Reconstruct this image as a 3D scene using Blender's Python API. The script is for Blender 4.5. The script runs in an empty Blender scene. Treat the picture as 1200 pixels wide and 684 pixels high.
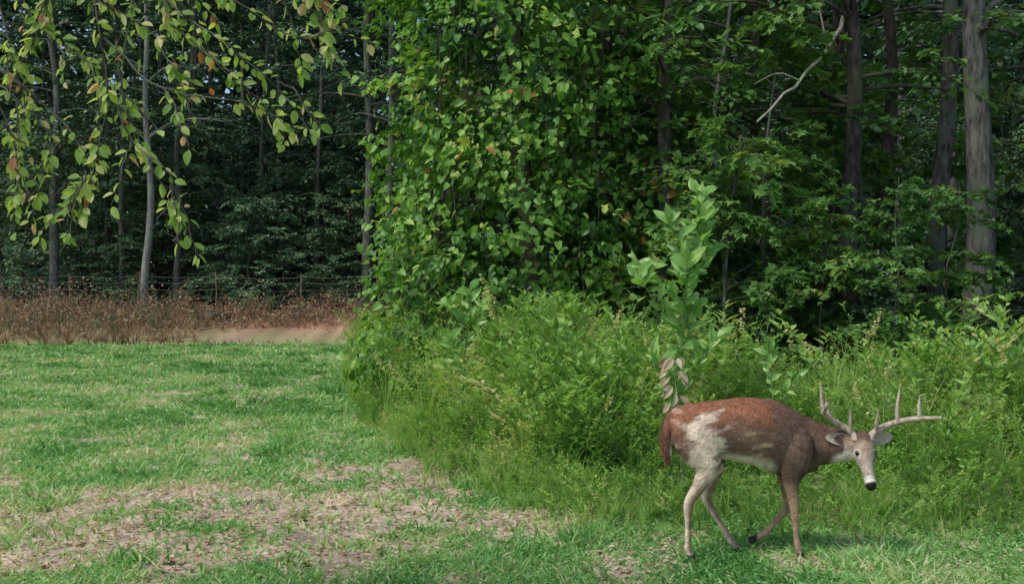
import bpy, math, numpy as np
from mathutils import Vector
rs = np.random.RandomState
scene = bpy.context.scene
scene.view_settings.view_transform = 'Standard'
scene.view_settings.look = 'None'
scene.view_settings.exposure = 0

# ------------------------------------------------------------------ helpers
def nrm(a):
    a = np.asarray(a, float)
    return a / (np.linalg.norm(a, axis=-1, keepdims=True) + 1e-9)
def hsh(x, y, s):
    v = np.sin(x*127.1 + y*311.7 + s*74.7)*43758.5453
    return v - np.floor(v)
def vnoise(x, y, s=0):
    x = np.asarray(x, float); y = np.asarray(y, float)
    xi = np.floor(x); yi = np.floor(y); fx = x-xi; fy = y-yi
    fx = fx*fx*(3-2*fx); fy = fy*fy*(3-2*fy)
    a = hsh(xi, yi, s); b = hsh(xi+1, yi, s); c = hsh(xi, yi+1, s); d = hsh(xi+1, yi+1, s)
    return (a*(1-fx)+b*fx)*(1-fy) + (c*(1-fx)+d*fx)*fy
def fbm(x, y, s=0, o=4):
    t = 0; a = .5; n = 0
    for i in range(o):
        t = t + a*vnoise(np.asarray(x)*2**i, np.asarray(y)*2**i, s+i); n += a; a *= .5
    return t/n
def sstep(a, b, x):
    t = np.clip((np.asarray(x, float)-a)/(b-a), 0, 1); return t*t*(3-2*t)

class MB:
    def __init__(s):
        s.V=[]; s.L=[]; s.S=[]; s.M=[]; s.C=[]; s.SM=[]; s.n=0
    def add(s, v, f, mat=0, col=.5, smooth=False):
        v = np.asarray(v, float).reshape(-1,3); f = np.asarray(f, int)
        N = len(v); c = np.asarray(col, float)
        if c.ndim == 0: c = np.full((N,3), float(c))
        elif c.ndim == 1 and len(c) == N and N != 3: c = np.repeat(c[:,None], 3, 1)
        elif c.ndim == 1: c = np.tile(c, (N,1))
        s.V.append(v); s.L.append((f+s.n).ravel()); s.S.append(np.full(len(f), f.shape[1]))
        s.M.append(np.full(len(f), mat)); s.C.append(c); s.SM.append(np.full(len(f), smooth)); s.n += N
    def mesh(s, name, mats):
        V=np.concatenate(s.V); L=np.concatenate(s.L); S=np.concatenate(s.S); M=np.concatenate(s.M)
        C=np.concatenate(s.C); SM=np.concatenate(s.SM)
        me = bpy.data.meshes.new(name)
        me.vertices.add(len(V)); me.loops.add(len(L)); me.polygons.add(len(S))
        me.vertices.foreach_set('co', V.astype(np.float32).ravel())
        me.loops.foreach_set('vertex_index', L.astype(np.int32))
        st = np.concatenate([[0], np.cumsum(S)[:-1]])
        me.polygons.foreach_set('loop_start', st.astype(np.int32))
        me.polygons.foreach_set('material_index', M.astype(np.int32))
        me.polygons.foreach_set('use_smooth', SM.astype(bool))
        at = me.color_attributes.new('Col', 'FLOAT_COLOR', 'POINT')
        at.data.foreach_set('color', np.concatenate([C, np.ones((len(C),1))], 1).astype(np.float32).ravel())
        for m in mats: me.materials.append(m)
        me.update(calc_edges=True)
        return me
    def obj(s, name, mats, parent=None):
        return mkobj(name, s.mesh(name, mats), parent)
def mkobj(name, me, parent=None, loc=(0,0,0), rz=0, sc=1, rx=0, ry=0):
    o = bpy.data.objects.new(name, me); scene.collection.objects.link(o)
    o.location = loc; o.rotation_euler = (rx, ry, rz)
    o.scale = (sc,sc,sc) if np.isscalar(sc) else sc
    if parent: o.parent = parent
    return o

def tube(mb, pts, rad, sides=8, mat=0, col=.5, cap=True):
    pts = np.asarray(pts, float); n = len(pts); rad = np.broadcast_to(np.asarray(rad, float), (n,))
    T = np.gradient(pts, axis=0); T = nrm(T)
    ref = np.array([0,1,0.]) if abs(T[0][1]) < .8 else np.array([1,0,0.])
    A = nrm(np.cross(T, ref)); B = np.cross(T, A)
    th = np.linspace(0, 2*np.pi, sides, endpoint=False)
    v = pts[:,None] + rad[:,None,None]*(np.cos(th)[None,:,None]*A[:,None] + np.sin(th)[None,:,None]*B[:,None])
    i = np.arange(n-1)[:,None]*sides; j = np.arange(sides)[None]; k = (j+1) % sides
    f = np.stack([i+j, i+k, i+sides+k, i+sides+j], -1).reshape(-1,4)
    mb.add(v.reshape(-1,3), f, mat, col, True)
def smoothpath(pts, n):
    pts = np.asarray(pts, float); m = len(pts); t = np.linspace(0, m-1, n)
    P = np.vstack([2*pts[0]-pts[1], pts, 2*pts[-1]-pts[-2]])
    i = np.clip(np.floor(t).astype(int), 0, m-2); u = (t-i)[:,None]
    p0,p1,p2,p3 = P[i],P[i+1],P[i+2],P[i+3]
    return .5*((2*p1)+(-p0+p2)*u+(2*p0-5*p1+4*p2-p3)*u**2+(-p0+3*p1-3*p2+p3)*u**3)

def fan(outline, centre, fold=.25, droop=.15):
    o = np.array(outline, float); full = np.vstack([o, [[-x,y] for x,y in o[::-1] if abs(x) > 1e-6]])
    v = np.vstack([[centre], full]); z = fold*np.abs(v[:,0]) - droop*v[:,1]**2
    n = len(full); f = [(0, 1+i, 1+(i+1) % n) for i in range(n)]
    return np.column_stack([v, z]), np.array(f)
SIMPLE = (np.array([[0,0,0],[-.3,.45,.08],[0,1,-.08],[.3,.45,.08]]), np.array([[0,1,2],[0,2,3]]))
OVAL = fan([(0,0),(-.2,.15),(-.31,.42),(-.2,.78),(0,1)], (0,.45))
HEART = fan([(0,.08),(-.22,-.06),(-.44,.2),(-.3,.7),(0,1.05)], (0,.35))
MAPLE = fan([(0,0),(-.3,-.02),(-.24,.18),(-.58,.4),(-.24,.5),(-.1,.66),(0,1.05)], (0,.35))
LANCE = (np.array([[0,0,0],[-.1,.4,.03],[0,1,-.15],[.1,.4,.03]]), np.array([[0,1,2],[0,2,3]]))
BIGOV = fan([(0,0),(-.11,.15),(-.21,.38),(-.21,.6),(-.11,.85),(0,1.0)], (0,.5), .4, .35)

def leaves(mb, pos, axis, normal, size, T, mat=1, rnd=.5):
    tv, tf = T; N = len(pos)
    Y = nrm(axis); X = nrm(np.cross(Y, normal)); Z = np.cross(X, Y)
    s = np.broadcast_to(size, (N,))[:,None,None]
    v = pos[:,None] + s*(tv[None,:,0:1]*X[:,None] + tv[None,:,1:2]*Y[:,None] + tv[None,:,2:3]*Z[:,None])
    k = len(tv); f = (tf[None] + (np.arange(N)*k)[:,None,None]).reshape(-1, tf.shape[1])
    r = np.repeat(np.broadcast_to(rnd, (N,)), k)
    mb.add(v.reshape(-1,3), f, mat, r)

class Leafer:
    def __init__(s): s.p=[]; s.a=[]; s.n=[]; s.s=[]; s.r=[]
    def put(s, p,a,n,sz,r):
        s.p.append(p); s.a.append(a); s.n.append(n); s.s.append(sz); s.r.append(r)
    def flush(s, mb, T, mat=1):
        if s.p: leaves(mb, np.concatenate(s.p), np.concatenate(s.a), np.concatenate(s.n), np.concatenate(s.s), T, mat, np.clip(np.concatenate(s.r),0,1))
def spray(mb, lf, R, p, d, l, n, size, rb, droop=.25, twig=True, tr=.006):
    d = nrm(d); t = R.uniform(.08, 1, n)
    side = nrm(np.cross(d, [0,0,1.])+1e-4)
    sg = R.choice([-1,1], n)
    lat = (1-t)*.35*l*R.uniform(0,1,n)*sg
    P = p + d*(t*l)[:,None] + side*lat[:,None] + np.array([0,0,-1.])*(droop*l*t**2)[:,None] + R.normal(0, .03*l, (n,3))
    A = d*R.uniform(.3,1,n)[:,None] + side*(sg*R.uniform(.3,1,n))[:,None] + np.column_stack([np.zeros(n),np.zeros(n),R.uniform(-.7,.1,n)])
    Nn = np.array([0,-.2,1.]) + R.normal(0,.4,(n,3))
    lf.put(P, A, Nn, size*R.uniform(.65,1.2,n), rb + R.normal(0,.14,n))
    if twig:
        q = np.linspace(0,1,3)[:,None]
        tube(mb, p + d*q*l - np.array([0,0,1.])*droop*l*q**2, np.linspace(tr,tr*.3,3), 3, 0)

# ------------------------------------------------------------------ materials
def newmat(name):
    m = bpy.data.materials.new(name); m.use_nodes = True; nt = m.node_tree; nt.nodes.clear(); return m, nt
def ramp(nt, stops):
    r = nt.nodes.new('ShaderNodeValToRGB'); e = r.color_ramp.elements
    while len(e) < len(stops): e.new(.5)
    for i,(p,c) in enumerate(stops):
        e[i].position = p; e[i].color = (*c, 1)
    return r
def leafmat(name, stops, trans=.35, rough=.45, spec=.4, vary=.25, ns=1.3):
    m, nt = newmat(name); N = nt.nodes; K = nt.links
    at = N.new('ShaderNodeAttribute'); at.attribute_name = 'Col'
    geo = N.new('ShaderNodeNewGeometry'); no = N.new('ShaderNodeTexNoise'); no.inputs['Scale'].default_value = ns; no.inputs['Detail'].default_value = 2
    K.new(geo.outputs['Position'], no.inputs['Vector'])
    ma = N.new('ShaderNodeMath'); ma.operation = 'MULTIPLY_ADD'; ma.inputs[1].default_value = vary*2; 
    sub = N.new('ShaderNodeMath'); sub.operation='SUBTRACT'; sub.inputs[1].default_value=.5
    K.new(no.outputs['Fac'], sub.inputs[0]); K.new(sub.outputs[0], ma.inputs[0]); K.new(at.outputs['Fac'], ma.inputs[2])
    r = ramp(nt, stops); K.new(ma.outputs[0], r.inputs[0])
    b = N.new('ShaderNodeBsdfPrincipled'); b.inputs['Roughness'].default_value = rough; b.inputs['Specular IOR Level'].default_value = spec
    K.new(r.outputs[0], b.inputs['Base Color'])
    o = N.new('ShaderNodeOutputMaterial')
    if trans <= 0:
        K.new(b.outputs[0], o.inputs[0]); return m
    t = N.new('ShaderNodeBsdfTranslucent')
    mx = N.new('ShaderNodeMix'); mx.data_type='RGBA'; mx.blend_type='MULTIPLY'; mx.inputs[0].default_value = 1
    K.new(r.outputs[0], mx.inputs[6]); mx.inputs[7].default_value = (1.6,1.6,.7,1)
    K.new(mx.outputs[2], t.inputs[0])
    ms = N.new('ShaderNodeMixShader'); ms.inputs[0].default_value = trans
    K.new(b.outputs[0], ms.inputs[1]); K.new(t.outputs[0], ms.inputs[2])
    K.new(ms.outputs[0], o.inputs[0]); return m
def barkmat(name, c1, c2, scale=6, zs=.25, bump=.6):
    m, nt = newmat(name); N = nt.nodes; K = nt.links
    tc = N.new('ShaderNodeTexCoord'); mp = N.new('ShaderNodeMapping'); mp.inputs['Scale'].default_value = (scale,scale,scale*zs)
    K.new(tc.outputs['Object'], mp.inputs[0])
    no = N.new('ShaderNodeTexNoise'); no.inputs['Scale'].default_value = 3; no.inputs['Detail'].default_value = 6; no.inputs['Roughness'].default_value=.7
    K.new(mp.outputs[0], no.inputs['Vector'])
    r = ramp(nt, [(.38,c1),(.62,c2)]); K.new(no.outputs['Fac'], r.inputs[0])
    n2 = N.new('ShaderNodeTexNoise'); n2.inputs['Scale'].default_value = 2.1; n2.inputs['Detail'].default_value=5; K.new(tc.outputs['Object'], n2.inputs['Vector'])
    mx = N.new('ShaderNodeMix'); mx.data_type='RGBA'; mx.blend_type='MIX'
    r2 = ramp(nt, [(.5,(0,0,0)),(.6,(.7,.7,.7))]); K.new(n2.outputs['Fac'], r2.inputs[0]); K.new(r2.outputs[0], mx.inputs[0])
    K.new(r.outputs[0], mx.inputs[6]); mx.inputs[7].default_value = (c2[0]*.7,c2[1]*.95,c2[2]*.7,1)
    b = N.new('ShaderNodeBsdfPrincipled'); b.inputs['Roughness'].default_value=.9; b.inputs['Specular IOR Level'].default_value=.15
    K.new(mx.outputs[2], b.inputs['Base Color'])
    bp = N.new('ShaderNodeBump'); bp.inputs['Strength'].default_value=bump; bp.inputs['Distance'].default_value=.03
    K.new(no.outputs['Fac'], bp.inputs['Height']); K.new(bp.outputs[0], b.inputs['Normal'])
    o = N.new('ShaderNodeOutputMaterial'); K.new(b.outputs[0], o.inputs[0]); return m
def colmat(name, rough=.8, spec=.2, noise=0, nscale=60, bump=0, stretch=(1,1,1), mult=1.0):
    m, nt = newmat(name); N = nt.nodes; K = nt.links
    at = N.new('ShaderNodeAttribute'); at.attribute_name='Col'
    tc = N.new('ShaderNodeTexCoord'); mp = N.new('ShaderNodeMapping'); mp.inputs['Scale'].default_value=stretch
    K.new(tc.outputs['Object'], mp.inputs[0])
    no = N.new('ShaderNodeTexNoise'); no.inputs['Scale'].default_value=nscale; no.inputs['Detail'].default_value=5
    K.new(mp.outputs[0], no.inputs['Vector'])
    mr = N.new('ShaderNodeMapRange'); mr.inputs[1].default_value=.25; mr.inputs[2].default_value=.75
    mr.inputs[3].default_value=mult*(1-noise); mr.inputs[4].default_value=mult*(1+noise); K.new(no.outputs['Fac'], mr.inputs[0])
    vm = N.new('ShaderNodeVectorMath'); vm.operation='SCALE'; K.new(at.outputs['Color'], vm.inputs[0]); K.new(mr.outputs[0], vm.inputs['Scale'])
    b = N.new('ShaderNodeBsdfPrincipled'); b.inputs['Roughness'].default_value=rough; b.inputs['Specular IOR Level'].default_value=spec
    K.new(vm.outputs[0], b.inputs['Base Color'])
    if bump:
        bp = N.new('ShaderNodeBump'); bp.inputs['Strength'].default_value=bump; bp.inputs['Distance'].default_value=.02
        K.new(no.outputs['Fac'], bp.inputs['Height']); K.new(bp.outputs[0], b.inputs['Normal'])
    o = N.new('ShaderNodeOutputMaterial'); K.new(b.outputs[0], o.inputs[0]); return m

G_FOREST = leafmat('forest_leaf', [(0,(.03,.075,.033)),(.5,(.06,.135,.055)),(.85,(.11,.22,.08)),(1,(.19,.25,.09))], 0, vary=.5, ns=.35)
G_UNDER = leafmat('understory_leaf', [(0,(.04,.10,.05)),(.5,(.115,.22,.10)),(.85,(.20,.33,.15)),(1,(.30,.34,.15))], 0, vary=.5, ns=.5)
G_VINE = leafmat('vine_leaf', [(0,(.025,.08,.012)),(.4,(.10,.24,.04)),(.75,(.25,.43,.075)),(.95,(.42,.50,.11)),(1,(.42,.2,.08))], .35, vary=.5, ns=1.1)
G_MAPLE = leafmat('maple_leaf', [(0,(.03,.09,.022)),(.5,(.10,.22,.055)),(.9,(.23,.39,.10)),(1,(.34,.39,.12))], .35, vary=.6, ns=.8)
G_WEED = leafmat('weed_leaf', [(0,(.08,.18,.035)),(.5,(.21,.39,.085)),(.85,(.38,.55,.17)),(1,(.54,.52,.26))], .4, .5, .3, .6, 1.1)
G_POKE = leafmat('sapling_leaf', [(0,(.12,.28,.06)),(.6,(.27,.47,.13)),(1,(.45,.6,.24))], .35, .35, .5)
G_OVER = leafmat('overhang_leaf', [(0,(.10,.22,.03)),(.45,(.24,.38,.09)),(.72,(.46,.55,.18)),(.86,(.6,.53,.32)),(.95,(.62,.38,.27)),(1,(.4,.14,.07))], .5, .45, .4, .1)
G_GRASS = leafmat('grass_blade', [(0,(.08,.23,.055)),(.5,(.21,.43,.13)),(.8,(.37,.56,.23)),(1,(.62,.56,.36))], .3, .5, .25, .65, 1.0)
G_DRY = leafmat('dry_leaf', [(0,(.16,.09,.055)),(.5,(.38,.25,.17)),(1,(.64,.52,.40))], .25, .7, .15)
M_STRAW = leafmat('dry_grass', [(0,(.14,.09,.05)),(.5,(.38,.26,.17)),(1,(.58,.46,.32))], .2, .7, .15, .5, .5)
BARK = barkmat('bark_grey', (.045,.042,.038), (.18,.175,.155))
BARK_L = barkmat('bark_light', (.13,.12,.11), (.38,.36,.33), 7, .3)
BARK_D = barkmat('bark_dark', (.03,.026,.022), (.12,.10,.085))
STEM_G = barkmat('green_stem', (.09,.16,.04), (.2,.28,.1), 12, .3, .1)
WOOD = barkmat('dead_wood', (.22,.19,.16), (.5,.45,.38), 8, .2)
BRUSH = barkmat('brush_twig', (.10,.07,.05), (.28,.2,.15), 8, .2)
WIRE = barkmat('fence_wire', (.12,.11,.10), (.3,.28,.26), 8, .2, .1)

# ------------------------------------------------------------------ terrain
FX = np.array([-6.0,-4.6,-3.0,-2.0,-.75,.1,.8,2.2,3.3,9.0])
FY = np.array([38.,34.,21.,15.0,10.4,8.7,8.0,7.6,7.4,7.2])
def yfront(x): return np.interp(x, FX, FY)
def H(x, y):
    x = np.asarray(x,float); y = np.asarray(y,float)
    h = sstep(33.0, 38.5, y + 1.6*(vnoise(x*.25, 3.3, 5)-.5))*.95
    h = h + (fbm(x*.5, y*.5, 11)-.5)*.06 + (fbm(x*4, y*4, 12, 2)-.5)*.03
    h = h + .12*sstep(0, 2.0, y-yfront(x))*(y < 34)
    near = np.exp(-(((x-1.4)/1.0)**2+((y-6.7)/.5)**2))
    return h*(1-near*.9)
def grassness(x, y):
    n = fbm(x*.8+3, y*.5, 21); n2 = fbm(x*3.1, y*2.3, 22, 3)
    lft = sstep(1.2,-.6,x)
    bare = .70*np.exp(-(((x+2.2)/1.3)**2+((y-8.2)/1.8)**2)) + .48*np.exp(-(((x+.7)/1.3)**2+((y-7.9)/.6)**2)) \
         + .45*np.exp(-(((x+4.9)/1.3)**2+((y-17)/1.6)**2)) + .5*np.exp(-(((x+3.0)/1.1)**2+((y-6.9)/.8)**2)) \
         + .25*np.exp(-(((x+.9)/.9)**2+((y-10.0)/.6)**2)) + .25*np.exp(-((y-6.6)/.6)**2)*lft + .2*sstep(15,7,y)*lft + .3*np.exp(-(((x+3.5)/1.2)**2+((y-12)/.9)**2))
    g = .5 + (n-.5)*(1.3*lft+.5*(1-lft)) + (n2-.5)*2.0 - bare + .36 + .2*sstep(15,24,y)
    return np.clip(g, 0, 1)
def axis_vals(lo, hi, fine, outer):
    a = np.arange(lo, hi+fine, fine); l = lo-np.cumsum(outer)[::1]; r = a[-1]+np.cumsum(outer)
    return np.concatenate([l[::-1], a, r])
out = 1.15**np.arange(45)*.4
xs = axis_vals(-6, 6, .06, out); ys = axis_vals(4, 14, .06, out)
X, Y = np.meshgrid(xs, ys); Z = H(X, Y)
g = grassness(X, Y); n3 = fbm(X*6, Y*6, 31, 3)[...,None]; n4 = fbm(X*1.3, Y*1.3, 33)[...,None]
soil = np.array([.36,.28,.20])*(.5+1.0*n3); litter = np.array([.56,.44,.36])*(.5+1.0*n3)
brown = soil*(1-n4)+litter*n4
green = np.array([.17,.28,.10])*(.5+1.0*n3)
gg = sstep(.2, .8, g)[...,None]
C = brown*(1-gg*.8)+green*gg*.8
pine = (sstep(32.3, 34.3, Y+2.0*(fbm(X*.5,Y*.5,41)-.5))*(1-sstep(38.5,41,Y)))[...,None]
pc = np.array([.32,.2,.13])*(1-sstep(-10,-6,X)[...,None]) + np.array([.42,.22,.16])*sstep(-10,-6,X)[...,None]
C = C*(1-pine)+pc*(.4+1.2*n3)*pine
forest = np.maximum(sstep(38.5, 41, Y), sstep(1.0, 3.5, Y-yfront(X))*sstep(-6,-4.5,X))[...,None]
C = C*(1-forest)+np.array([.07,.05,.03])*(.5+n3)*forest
mb = MB(); ny, nx = X.shape
i = (np.arange(ny-1)[:,None]*nx + np.arange(nx-1)[None]).ravel()
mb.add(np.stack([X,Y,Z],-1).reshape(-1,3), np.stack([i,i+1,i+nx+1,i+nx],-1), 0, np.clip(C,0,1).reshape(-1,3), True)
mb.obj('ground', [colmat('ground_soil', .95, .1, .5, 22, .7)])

# ------------------------------------------------------------------ templates
class Tmpl: pass
def finish(mb):
    t = Tmpl(); t.V=np.concatenate(mb.V); t.C=np.concatenate(mb.C)[:,0]
    t.parts=[]; 
    for L,S,M in zip(mb.L,mb.S,mb.M): t.parts.append((L.reshape(-1,S[0]), M[0]))
    return t
def scatter(mb, t, pos, yaw, sc, lean, rnd):
    n = len(pos); k = len(t.V); c=np.cos(yaw)[:,None]; s=np.sin(yaw)[:,None]
    vx=t.V[None,:,0]; vy=t.V[None,:,1]; vz=t.V[None,:,2]; zp=np.abs(vz)**1.5
    Xv=(vx*c-vy*s)+lean[:,0:1]*zp; Yv=(vx*s+vy*c)+lean[:,1:2]*zp; Zv=vz*(1-.25*(lean[:,0:1]**2+lean[:,1:2]**2))+0*Xv
    v=np.stack([Xv,Yv,Zv],-1)*sc[:,None,None]+pos[:,None]
    col=np.clip(t.C[None]+rnd[:,None],0,1)
    base=mb.n; off=(np.arange(n)*k)[:,None,None]
    first=True
    for F,M in t.parts:
        F2=(F[None]+off).reshape(-1,F.shape[1])
        if first: mb.add(v.reshape(-1,3), F2, M, col.ravel()); first=False
        else:
            mb.L.append((F2+base).ravel()); mb.S.append(np.full(len(F2),F2.shape[1])); mb.M.append(np.full(len(F2),M)); mb.SM.append(np.full(len(F2),False))
def weed_tmpl(seed, nl=48, ll=.1, T=LANCE, branchy=0):
    R=rs(seed); m=MB(); q=np.linspace(0,1,5)[:,None]
    bend=R.normal(0,.12,2)
    path=lambda t: np.column_stack([bend[0]*t**2, bend[1]*t**2, t])
    tube(m, path(np.linspace(0,1,5)), np.linspace(.005,.0015,5), 3, 1, .55)
    t=R.uniform(.05,1,nl); a=np.arange(nl)*2.4+R.rand(nl)
    up=.2+.8*t**2
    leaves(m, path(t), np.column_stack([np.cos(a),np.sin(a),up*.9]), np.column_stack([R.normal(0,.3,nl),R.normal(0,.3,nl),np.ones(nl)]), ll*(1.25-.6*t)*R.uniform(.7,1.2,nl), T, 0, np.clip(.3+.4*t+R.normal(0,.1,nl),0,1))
    for b in range(branchy):
        t0=R.uniform(.3,.85); a0=R.rand()*6.28; d=np.array([math.cos(a0)*.7,math.sin(a0)*.7,.7]); p0=path(np.array([t0]))[0]
        L=.4*(1-t0*.5); n=13; tt=R.uniform(.1,1,n); aa=R.rand(n)*6.28
        tube(m, p0+d*q[::2]*L, np.linspace(.003,.001,3),3,1,.5)
        leaves(m, p0+d*(tt*L)[:,None], np.column_stack([np.cos(aa),np.sin(aa),.5+0*aa])+d*.5, np.tile([0,0,1.],(n,1))+R.normal(0,.3,(n,3)), ll*.7*R.uniform(.6,1.1,n), T,0,np.clip(.6+R.normal(0,.1,n),0,1))
    return finish(m)
def grass_tmpl(seed, n=14, head=False, w=.005):
    R=rs(seed); m=MB()
    for i in range(n):
        a=R.rand()*6.28; L=R.uniform(.5,1); o=R.uniform(.1,.6)
        t=np.linspace(0,1,5); d=np.array([math.cos(a),math.sin(a)]); pr=np.array([-d[1],d[0],0])
        c=np.column_stack([d[0]*o*t**2*L+R.normal(0,.01), d[1]*o*t**2*L, L*(t-.28*o*t**3)])
        ww=w*(1-t**2*.95)
        v=np.stack([c-pr*ww[:,None], c+pr*ww[:,None]],1).reshape(-1,3)
        f=[(2*j,2*j+1,2*j+3,2*j+2) for j in range(4)]
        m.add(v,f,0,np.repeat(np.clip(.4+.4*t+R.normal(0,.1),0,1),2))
        if head and i<3:
            n2=34; tt=R.uniform(0,1,n2); p=c[-1]+np.column_stack([d[0]*tt*.1,d[1]*tt*.1,tt*.16-.09])
            leaves(m,p,np.column_stack([R.normal(0,.6,n2),R.normal(0,.6,n2),R.uniform(-.6,.8,n2)]),R.normal(0,1,(n2,3)),.026,SIMPLE,0,np.full(n2,.97))
    return finish(m)
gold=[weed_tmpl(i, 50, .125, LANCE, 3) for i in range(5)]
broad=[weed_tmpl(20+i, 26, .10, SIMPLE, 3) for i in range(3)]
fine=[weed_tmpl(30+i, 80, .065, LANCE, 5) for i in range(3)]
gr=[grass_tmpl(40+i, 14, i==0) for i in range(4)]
tuftt=[grass_tmpl(60+i, 12, False, .035) for i in range(3)]
rosette=weed_tmpl(70, 16, .55, OVAL, 0)

# ------------------------------------------------------------------ lawn
R = rs(5); N = 380000
y = 5.2*(36.5/5.2)**R.rand(N); x = (R.rand(N)*2-1)*(y*.5+.6)
g = grassness(x, y); w = yfront(x)
keep = (R.rand(N) < sstep(.05, .85, g)*.84+.12) & (y < w+.6) & (y < 34.2+R.rand(N))
x = x[keep]; y = y[keep]; g = g[keep]; n = len(x)
z = H(x, y)
tuft = fbm(x*2.2, y*1.7, 51)
ln = (.016+.036*R.rand(n)**1.7)*(.3+1.6*tuft)*(1+y*.012)
tall_t = sstep(.62,.74,fbm(x*1.7,y*1.4,58)); ln *= 1+1.2*tall_t
az = R.rand(n)*2*np.pi; tl = R.uniform(.15,1.7,n)
A = np.column_stack([np.cos(az)*tl, np.sin(az)*tl, np.ones(n)])
wd = (.0028+.0007*y)*R.uniform(.6,1.3,n)
side = nrm(np.cross(A, np.column_stack([R.normal(0,1,n),R.normal(0,1,n),R.normal(0,.2,n)])))
P = np.column_stack([x,y,z-.005]); An = nrm(A)
tip = P+An*ln[:,None]*1.5+np.column_stack([np.cos(az),np.sin(az),-.4+0*az])*ln[:,None]*.3
v = np.stack([P-side*wd[:,None], P+side*wd[:,None], P+An*ln[:,None]*.8+side*wd[:,None]*.7, tip, P+An*ln[:,None]*.8-side*wd[:,None]*.7], 1)
f = (np.array([[0,1,2],[0,2,4],[4,2,3]])[None]+(np.arange(n)*5)[:,None,None]).reshape(-1,3)
rnd = np.clip(.45+1.1*(fbm(x*.9,y*.6,52)-.5)-.25*tall_t+R.normal(0,.18,n)+(R.rand(n)<.12)*.5+.25*(1-g), 0, 1)
mb = MB(); mb.add(v.reshape(-1,3), f, 0, np.repeat(rnd,5)); 
N = 50000; y = 5.4*(20/5.4)**R.rand(N); x = (R.rand(N)*2-1)*(y*.5+.5)
k = (R.rand(N) < sstep(.3,.8,grassness(x,y))*fbm(x*1.2,y*1.2,57)*1.5) & (y < yfront(x)+.4); x=x[k]; y=y[k]; n=len(x)
az = R.rand(n)*6.283
leaves(mb, np.column_stack([x,y,H(x,y)+R.uniform(.01,.05,n)]), np.column_stack([np.cos(az),np.sin(az),R.uniform(-.1,.4,n)]), np.column_stack([R.normal(0,.3,n),R.normal(0,.3,n),np.ones(n)]),
       R.uniform(.015,.032,n)*(1+y*.02), SIMPLE, 0, np.clip(.6+R.normal(0,.2,n),0,.95))
mb.obj('grass', [G_GRASS])
# coarser tufts and rosette weeds growing through the lawn
mb=MB(); N=2600; y = 5.6*(26/5.6)**R.rand(N); x=(R.rand(N)*2-1)*(y*.5+.5)
k=(y<yfront(x)+.2)&(R.rand(N)<sstep(.5,.72,fbm(x*.9,y*.7,59))+.12)&~((np.abs(x-1.4)<.5)&(y<7)); x=x[k];y=y[k];n=len(x)
pos=np.column_stack([x,y,H(x,y)-.005]); yaw=R.rand(n)*6.28; lean=R.normal(0,.3,(n,2)); s=R.uniform(.05,.12,n)
for j,t in enumerate(tuftt+[rosette]): 
    scatter(mb,t,pos[j::4],yaw[j::4],s[j::4]*(.55 if j==3 else 1),lean[j::4],R.normal(-.1,.16,len(pos[j::4])))
mb.obj('lawn_weeds',[G_WEED,STEM_G])
N = 34000; y = 5.4*(33/5.4)**R.rand(N); x = (R.rand(N)*2-1)*(y*.5+.5)
k = (R.rand(N) > sstep(.1,.9,grassness(x,y))*.92) & (y < yfront(x)+.4); x=x[k]; y=y[k]; n=len(x); az=R.rand(n)*6.283
mb = MB()
leaves(mb, np.column_stack([x,y,H(x,y)+R.uniform(.006,.03,n)]), np.column_stack([np.cos(az),np.sin(az),R.uniform(-.2,.3,n)]), np.column_stack([R.normal(0,.35,n),R.normal(0,.35,n),np.ones(n)]),
       R.uniform(.02,.055,n), OVAL, 0, .25+.75*R.rand(n)**.8)
N=9000; x=R.uniform(-13,-3.8,N); y=R.uniform(33.5,38.5,N); az=R.rand(N)*6.283
leaves(mb, np.column_stack([x,y,H(x,y)+R.uniform(.01,.08,N)]), np.column_stack([np.cos(az),np.sin(az),R.uniform(-.2,.6,N)]), np.column_stack([R.normal(0,.5,N),R.normal(0,.5,N),np.ones(N)]),
       R.uniform(.06,.16,N), LANCE, 0, R.rand(N))
mb.obj('fallen_leaves', [G_DRY])

# ------------------------------------------------------------------ weed bank
def bankh(x,d):
    along=np.interp(x,[-4.5,-2,-1.2,-.4,.4,1.2,2.0,2.9,3.8,5,7],[.75,.78,.9,1.02,1.15,1.05,1.0,.68,.92,1.05,1.0])
    return along*(.26+.74*sstep(-.3,2.0,d))
mb=MB(); R=rs(9)
N=6200; x=R.uniform(-5.2,8.5,N)
d=(R.rand(N)**1.2)*5.0; y=yfront(x)+d-.15+(1.9*(fbm(x*1.3,0,61)-.5)+.7*(vnoise(x*4.1,2.2,68)-.5))*(1-.45*sstep(.9,1.6,x))
k=(y<30)&(y>7.2)&~((x>4)&(d>2.8)&(R.rand(N)<.5)); x=x[k]; y=y[k]; d=d[k]; n=len(x)
ht=bankh(x,d)*(.30+1.45*fbm(x*1.6,y*1.3,62,3))*R.uniform(.65,1.15,n)
ht=np.where(R.rand(n)<.05,ht*1.4,ht); ht=np.clip(ht,.12,1.5)
kind=fbm(x*.8,y*.8,63)+R.normal(0,.09,n)
pos=np.column_stack([x,y,H(x,y)-.01]); yaw=R.rand(n)*6.28; lean=R.normal(0,.30,(n,2)); lean[:,1]-=.4*(d<1.0)
rn=R.normal(0,.1,n)+.7*(fbm(x*1.1,y*1.1,66)-.5)
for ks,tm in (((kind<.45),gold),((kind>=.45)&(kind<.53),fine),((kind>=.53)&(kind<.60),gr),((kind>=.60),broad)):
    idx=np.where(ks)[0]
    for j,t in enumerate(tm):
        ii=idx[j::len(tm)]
        if len(ii): scatter(mb,t,pos[ii],yaw[ii],ht[ii],lean[ii],rn[ii])
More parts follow.
